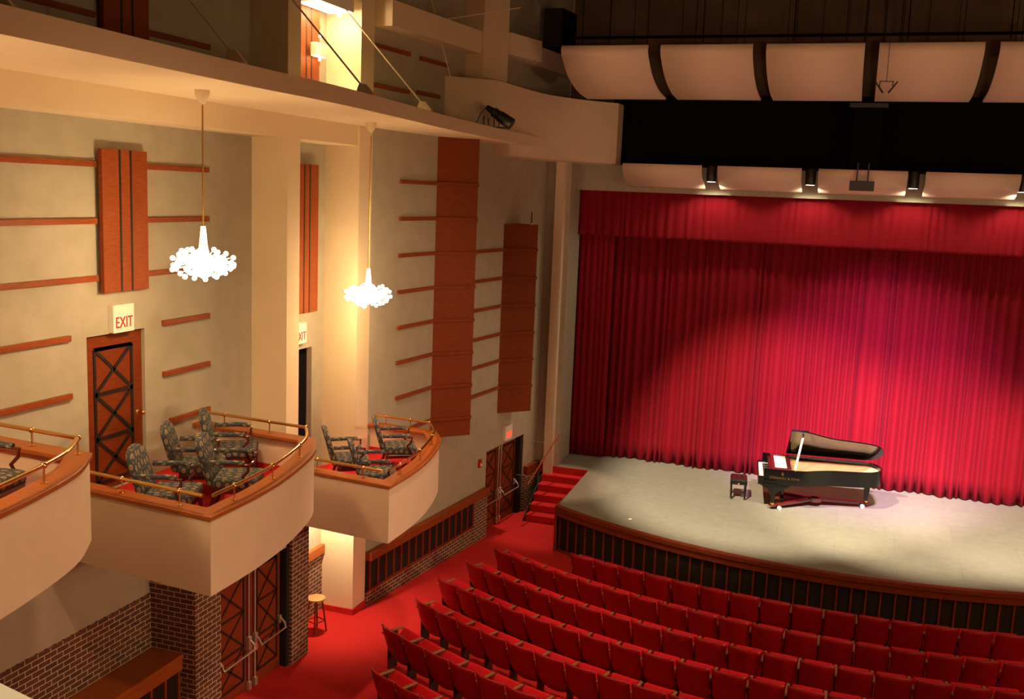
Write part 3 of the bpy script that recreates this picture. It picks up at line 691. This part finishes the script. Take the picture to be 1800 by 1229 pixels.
while k < 47:
    a = th0 + .008 + k * .27 / AR
    p0 = Vector((AC[0] + AR * math.sin(a), AC[1] - AR * math.cos(a), 0)); p1 = Vector((AC[0] + (AR + .035) * math.sin(a), AC[1] - (AR + .035) * math.cos(a), 0)); tn = Vector((math.cos(a), math.sin(a), 0)) * .018
    pts = [p0 - tn, p0 + tn, p1 + tn, p1 - tn]
    MB().prism([(q.x, q.y) for q in pts], .06, .86).build('slat', WOODD, t, shift=sh); k += 1
# steps
t = thing('stage_steps', 'red carpeted steps climbing to the stage beside the wall', 'steps', (-6.8, 23.65, 0))
ysf = [23.55, 23.86, 24.17, 24.48, 24.79, 25.06]
for i, y in enumerate(ysf[:5]):
    MB().box(-7.45 - .35 * 0, -6.20, y, 25.07, i * .183 + (.001 if i else 0), (i + 1) * .183).build('step', CARPET, t, shift=(-6.8, 23.65, 0), bev=.015)
m = MB(); m.add([(-7.47, 23.5, 0), (-7.47, 25.1, 0), (-7.47, 25.1, .98), (-7.47, 23.5, .10), (-7.50, 23.5, 0), (-7.50, 25.1, 0), (-7.50, 25.1, .98), (-7.50, 23.5, .10)], [(0, 1, 2, 3), (7, 6, 5, 4), (0, 3, 7, 4), (3, 2, 6, 7), (1, 5, 6, 2)])
m.build('stringer', BLACK, t, shift=(-6.8, 23.65, 0))
MB().box(-7.6, -6.25, 25.04, 25.06, .9, 1.099).build('top_riser', CARPET, t, shift=(-6.8, 23.65, 0))
t = thing('stair_handrail', 'slim wooden handrail slanting up the wall beside the stage steps', 'handrail', (-7.35, 23.3, 1.02))
MB().tube([(0, 0, 0), (.31, 1.55, 1.01)], .02, 10).build('rail', WOOD, t, smooth=True)
for k in (.2, .85): MB().tube([(.31 * k, 1.55 * k, 1.01 * k - .015), (.31 * k, 1.55 * k, 1.01 * k - .06), (-.40, 1.55 * k, 1.01 * k - .06)], .006, 6).build('bracket', STEEL, t)
t = tag(MB().ball((0, 0, .012), .05, 6, .3).build('paper_scrap', IVORY), 'tiny white paper scrap on the front left of the stage', 'paper'); t.location = (-4.35, 21.5, 1.105)

# ---------------------------------------------------------------- slatted heater covers
t = thing('slatted_cover', 'low black grille with wood slats along the wall below the third box', 'wall grille', (*w2(19.1), .4), -TA)
MB().box(.0, .04, -2.2, 2.3, 0, .65).build('black_panel', BLACK, t)
MB().box(.04, .075, -2.2, 2.3, 0, .05).build('bottom_rail', WOODD, t)
for k in range(16): MB().box(.04, .07, -2.15 + k * .295, -2.15 + k * .295 + .05, .05, .65).build('slat', WOODD, t)
t = thing('slatted_cover', 'wooden topped cover with black slatted front in the bottom left corner', 'wall grille', (WX + .03, 11.46, .2), 0)
MB().box(0, .56, -8.5, 0, 1.22, 1.30).build('wooden_top', WOODL, t, bev=.01)
MB().box(.47, .54, -8.5, 0, 1.06, 1.22).build('front_rail', WOODL, t)
MB().box(.44, .48, -8.5, 0, .1, 1.06).build('black_panel', BLACK, t)
for k in range(20): MB().box(.48, .51, -.06 - k * .3, -.02 - k * .3, .1, 1.06).build('slat', WOOD, t)

# ---------------------------------------------------------------- stool
t = thing('wooden_stool', 'round wooden stool standing beside the brick pier', 'stool', (-8.80, 15.45, .168))
MB().lathe([(.15, .60), (.17, .61), (.17, .635), (.15, .645)], n=24).build('seat', mat('pine', (.5, .27, .1), .4), t, smooth=True)
for a in range(4):
    c, s_ = math.cos(a * PI / 2 + .4), math.sin(a * PI / 2 + .4)
    MB().tube([(c * .11, s_ * .11, .60), (c * .19, s_ * .19, 0)], .016, 8).build('leg', WOODD, t)
    c2, s2 = math.cos(a * PI / 2 + .4 + PI / 2), math.sin(a * PI / 2 + .4 + PI / 2)
    MB().tube([(c * .165, s_ * .165, .2), (c2 * .165, s2 * .165, .2)], .009, 6).build('rung', WOODD, t)

# ---------------------------------------------------------------- theatre seats
def make_seat(label):
    t = thing('theatre_seat', label, 'seat')                         # faces +Y; top of back at y = 0
    def surf(u, v):
        x = -.265 + .53 * u; z = .86 - .64 * v; f = abs(2 * u - 1)
        wv = 1 - .04 * max(0, v - .7) / .3
        return (x * wv, .07 * f ** 2 + .16 * v + .05 * v * v + (.05 * max(0, v - .8) / .2), z - (.012 * f ** 2 if v < .05 else 0) + (.02 * f ** 4 if v > .95 else 0))
    MB().grid(surf, 10, 8).build('backrest', SEATR, t, smooth='all', solid=.03)
    MB().grid(lambda u, v: (lambda p: (p[0] * .9, p[1] + .045, p[2] * .97))(surf(u, .1 + .6 * v)), 8, 6).build('back_pad', SEATF, t, smooth='all', solid=.04)
    m = MB(); m.M = Matrix.Translation((0, .32, .38)) @ Matrix.Rotation(R(56), 4, 'X'); m.box(-.235, .235, -.05, .36, -.05, .05); m.build('seat_cushion', SEATF, t, smooth='all', bev=.035)
    m = MB(); m.box(-.315, -.265, .10, .52, .655, .68); m.build('armrest', mat('arm_wood', (.24, .11, .04), .45), t, bev=.006)
    m = MB(); m.box(-.302, -.275, .22, .40, 0, .655); m.build('stanchion', mat('stanchion_dark', (.035, .004, .004), .6), t)
    return t
rows = [('front', 18.43, 15.5, -5.18, 8), ('second', 17.10, 13.6, -6.75, 8), ('third', 15.95, 13.6, -6.98, 8), ('fourth', 14.88, 14.3, -7.12, 8),
        ('fifth', 13.68, 14.0, -7.02, 5), ('sixth', 12.37, 14.0, -7.05, 4), ('seventh', 11.15, 14.0, -6.45, 3), ('eighth', 9.9, 14.0, -6.2, 2)]
NUM = ['first', 'second', 'third', 'fourth', 'fifth', 'sixth', 'seventh', 'eighth', 'ninth', 'tenth', 'eleventh', 'twelfth', 'thirteenth', 'fourteenth', 'fifteenth', 'sixteenth', 'seventeenth', 'eighteenth', 'nineteenth', 'twentieth', 'twenty-first', 'twenty-second', 'twenty-third']
seat0 = None; inv = cam.matrix_world.inverted()
parts0 = []
def px(p):
    q = inv @ Vector(p); return (900 + 1780 * q.x / -q.z, 614.5 - 1780 * q.y / -q.z)
for rn, y0, rad, xl, xr in rows:
    a = math.asin((xl + .27 - .2) / rad); i = 0; step = .58 / rad
    while True:
        x = .2 + rad * math.sin(a); y = y0 + rad - rad * math.cos(a)
        u, v = px((x, y, fz(y) + .86))
        if u > 1840 or i > 22: break
        if v < 1275:
            lab = 'red theatre seat, %s from the aisle end of the %s row' % (NUM[i], rn)
            if seat0 is None:
                seat0 = make_seat(lab); seat0.location = (x, y, fz(y)); seat0.rotation_euler = (0, 0, a); parts0 = kids(seat0); seat0['group'] = 'red theatre seats in the %s row' % rn
            else:
                r = seat0.copy(); C.objects.link(r); r.location = (x, y, fz(y)); r.rotation_euler = (0, 0, a); r['label'] = lab; r['group'] = 'red theatre seats in the %s row' % rn
                for c in parts0:
                    q = c.copy(); C.objects.link(q); q.parent = r
        i += 1; a += step

# ---------------------------------------------------------------- piano
PZ = 1.1
ang = R(6.6); ca, sa = math.cos(ang), math.sin(ang)
PX = -1.46 - (.25 * ca - .15 * sa); PY = 23.78 - (.25 * sa + .15 * ca)
t = thing('grand_piano', 'glossy black concert grand piano with open lid on the lit stage', 'piano', (PX, PY, PZ), ang)
out = [(0.0, 0), (.75, 0)] + catmull([(.75, 0), (.95, .03), (1.2, .16), (1.5, .30), (1.8, .36), (2.2, .42), (2.5, .52), (2.68, .72), (2.74, .98), (2.70, 1.28), (2.55, 1.48), (2.35, 1.56)], 4)[1:] + [(0, 1.56)]
inn = offset(out[1:-1], .05)
RZ0, RZ1 = .64, 1.0
m = MB(); n = len(out)
cs = out + [out[0]]; ci = [(.22, .05)] + offset(out, .05)[1:-1] + [(.22, 1.51)]
ci = [(.05 + 0 * 1, .05)] + offset(out, .05)[1:-1] + [(.05, 1.51)]
ci = ci + [ci[0]]
vs = []; fs = []; n = len(cs)
for a_, b_, z in ((cs, ci, RZ0), (cs, ci, RZ1)): vs += [(x, y, z) for x, y in a_] + [(x, y, z) for x, y in b_]
for i in range(n - 1): 
    if i == n - 2: continue
    fs += [(i, i + 1, 2 * n + i + 1, 2 * n + i), (n + i + 1, n + i, 3 * n + i, 3 * n + i + 1), (2 * n + i, 2 * n + i + 1, 3 * n + i + 1, 3 * n + i), (i + 1, i, n + i, n + i + 1)]
m.add(vs, fs); m.build('rim', PIANO, t, smooth=True)
m = MB(); m.prism([(x * .995 + .01, .02 + y * .97) for x, y in out], RZ0 + .0, RZ0 + .06); m.build('soundboard_bottom', PIANO, t)
m = MB(); m.prism([(max(x, .42), y) for x, y in ci[:-1] if True][0:], RZ1 - .14, RZ1 - .10); m.build('gold_frame', GOLD, t)
m = MB()
for k in range(26): 
    y = .2 + k * .05; m.bar((.5, y, RZ1 - .09), (2.0 + min(.6, k * .025) - (.9 if y < .35 else 0) - (.2 if y < .5 else 0), y + .06, RZ1 - .09), .006, .004)
m.build('strings', BRASS, t)['kind'] = 'stuff'
m = MB(); m.box(-.12, .34, .0, 1.56, RZ0 - .03, RZ0 + .05); m.build('key_bed', PIANO, t, bev=.01)
for y in (0, 1.50): MB().box(-.12, .3, y, y + .06, RZ0 + .05, RZ0 + .17).build('key_cheek', PIANO, t, bev=.02)
m = MB(); m.box(-.09, .11, .08, 1.48, RZ0 + .05, RZ0 + .13); m.build('white_keys', IVORY, t)
m = MB()
for k in range(36):
    if k % 7 in (2, 6): continue
    m.box(.0, .10, .18 + k * .0335, .192 + k * .0335, RZ0 + .13, RZ0 + .142)
m.build('black_keys', PIANO, t)
m = MB(); m.box(.10, .13, .06, 1.50, RZ0 + .08, RZ1 - .03); m.build('fallboard', PIANO, t)
m = MB(); m.box(.13, .40, .06, 1.50, RZ1 - .10, RZ1 - .05); m.build('pin_block', PIANOW, t)
m = MB()
for a in ((.17, .62, .06, .16), (.17, .62, 1.40, 1.50), (.17, .25, .16, 1.40), (.52, .62, .16, 1.40)): m.box(a[0], a[1], a[2], a[3], RZ1 - .05, RZ1 + .012)
m.build('music_desk_frame', PIANOW, t, bev=.006)
MB().box(.25, .52, .16, 1.40, RZ1 - .05, RZ1 - .02).build('music_desk_panel', IVORY, t)
# lid, hinged on the straight far side
LA = R(33)
LM = Matrix.Translation((0, 1.57, RZ1 + .02)) @ Matrix.Rotation(-LA, 4, 'X')
m = MB(); m.M = LM; lid = [(x, y - 1.57) for x, y in out if x >= .55]; lid = [(.55, -1.57)] + [p for p in lid if p[0] > .551] + [(.55, 0)]
m.prism([(x, y * 1.0) for x, y in lid], 0, .03); m.build('lid', PIANOW if False else PIANO, t)
m = MB(); m.M = LM; m.box(.56, .95, -1.56, -.0, .034, .06); m.build('lid_flap', PIANO, t, bev=.005)
p1 = Vector((.70, .12, RZ1)); p2 = LM @ Vector((.85, -1.32, 0)); MB().bar(p1, p2, .045, .03).build('lid_prop', STEEL, t)  # pale steel and extra width stand in for glare on the prop
def pleg(x, y, name='leg'):
    lg = MB().add([(x + sx * (.075 if z > .5 else .05 if z > .2 else .038), y + sy * (.075 if z > .5 else .05 if z > .2 else .038), z) for z in (.16, .3, .62) for sx, sy in ((-1, -1), (1, -1), (1, 1), (-1, 1))],
        [(0, 3, 2, 1), (8, 9, 10, 11)] + [(k * 4 + i, k * 4 + (i + 1) % 4, k * 4 + 4 + (i + 1) % 4, k * 4 + 4 + i) for k in (0, 1) for i in range(4)]).build(name, PIANO, t, bev=.01)
    MB().tube([(x, y, .10), (x, y, .16)], .045, 12).build('leg_ferrule', BRASS, lg, smooth=True)
for x, y in ((.25, .15), (.25, 1.41), (2.45, 1.10)): pleg(x, y)
m = MB(); m.add([(-.1, .06, RZ0 - .03), (.62, .06, RZ0 - .03), (.40, .06, RZ0 - .16), (.32, .06, .40), (.18, .06, .40), (.12, .06, RZ0 - .14)] + [(-.1, .24, RZ0 - .03), (.62, .24, RZ0 - .03), (.40, .24, RZ0 - .16), (.32, .24, .40), (.18, .24, .40), (.12, .24, RZ0 - .14)],
    [(5, 4, 3, 2, 1, 0), (6, 7, 8, 9, 10, 11)] + [(i, (i + 1) % 6, 6 + (i + 1) % 6, 6 + i) for i in range(6)]); m.build('leg_bracket', PIANO, t)
m = MB(); m.box(.45, .52, .62, .66, .14, RZ0); m.box(.45, .52, .90, .94, .14, RZ0); m.bar((.48, .6, .14), (.48, .96, .14), .1, .05); lyre = m.build('pedal_lyre', PIANO, t)
m = MB()
for y in (.7, .78, .86): m.box(.30, .46, y - .015, y + .015, .09, .105)
m.build('pedals', BRASS, lyre)
tag_ = letters('maker_lettering', 'STEINWAY & SONS', .075, BRASS, t, (.47, -.004, .80), (PI / 2, 0, 0), 1.05, .002)
m = MB(); m.M = Matrix.Translation((.42, -.004, .90)) @ Matrix.Rotation(PI / 2, 4, 'X')
for k in range(2): m.lathe([(.028 - k * .01, -.002), (.028 - k * .01, .002)], (0, -.0 + k * .03, 0), 12)
m.bar((-.03, -.03, 0), (.03, -.03, 0), .004, .01); m.build('maker_emblem', BRASS, t)
# dolly under the piano
t2 = thing('piano_dolly', 'dark red three armed dolly with white wheels under the piano', 'dolly', (PX, PY, PZ), ang)
ctr = Vector((1.25, .78, .17))
for q in ((.25, .15), (.25, 1.41), (2.45, 1.10)):
    q = Vector((*q, .09)); d = (q - ctr).normalized()
    MB().bar(ctr, q, .10, .07).build('arm', PIANOW, t2, bev=.008)
    MB().lathe([(.08, 0), (.09, .01), (.09, .02)], (q.x, q.y, .085), 14).build('caster_cup', PIANOW, t2)
    s = Vector((-d.y, d.x, 0)) * .12
    for e in (q - d * .12 + s, q - d * .12 - s):
        MB().tube([(e.x - .02 * s.x / .12, e.y - .02 * s.y / .12, .05), (e.x + .02 * s.x / .12, e.y + .02 * s.y / .12, .05)], .05, 14).build('wheel', IVORY, t2, smooth=True)
MB().lathe([(.16, -.05), (.16, .05), (.05, .07)], (ctr.x, ctr.y, ctr.z), 16).build('hub_plate', PIANOW, t2)
# bench
t = thing('piano_bench', 'tufted black leather piano bench beside the keyboard', 'piano bench', (-2.33, 24.42, PZ), ang)
m = MB()
def tuft(u, v):
    x = -.2 + .4 * u; y = -.29 + .58 * v; e = min(u, 1 - u, v, 1 - v)
    z = .47 + .045 * min(1, e * 9) ** .5 - .018 * (abs(math.cos(u * 3 * PI)) * abs(math.cos(v * 4 * PI))) ** 4
    return (x, y, z)
m.grid(tuft, 24, 28); m.build('tufted_cushion', mat('black_leather', (.014, .010, .010), .28, coat=.5), t, smooth='all')
MB().box(-.2, .2, -.29, .29, .38, .475).build('seat_box', PIANO, t, bev=.01)
for sx in (-1, 1):
    for sy in (-1, 1):
        l = MB().bar((sx * .16, sy * .25, .04), (sx * .17, sy * .26, .38), .045, .045, (0, 1, 0)).build('leg', PIANO, t)
        MB().ball((sx * .16, sy * .25, .022), .022, 8).build('foot', BRASS, l, smooth=True)
MB().tube([(0, -.29, .42), (0, -.33, .42)], .025, 10).build('height_knob', BRASS, t)

# ---------------------------------------------------------------- parapet by the camera
m = MB(); m.M = Matrix.Translation((-1.64, 1.595, 7.1)) @ Matrix.Rotation(math.atan2(-.03, .13), 4, 'Z'); m.box(-1.6, 1.4, -.35, 0, -.05, 0); m.box(-1.6, 1.4, -.30, -.04, -.8, -.05)
tag(m.build('balcony_parapet', CREAM), 'pale parapet cap peeking into the bottom left corner', 'parapet')
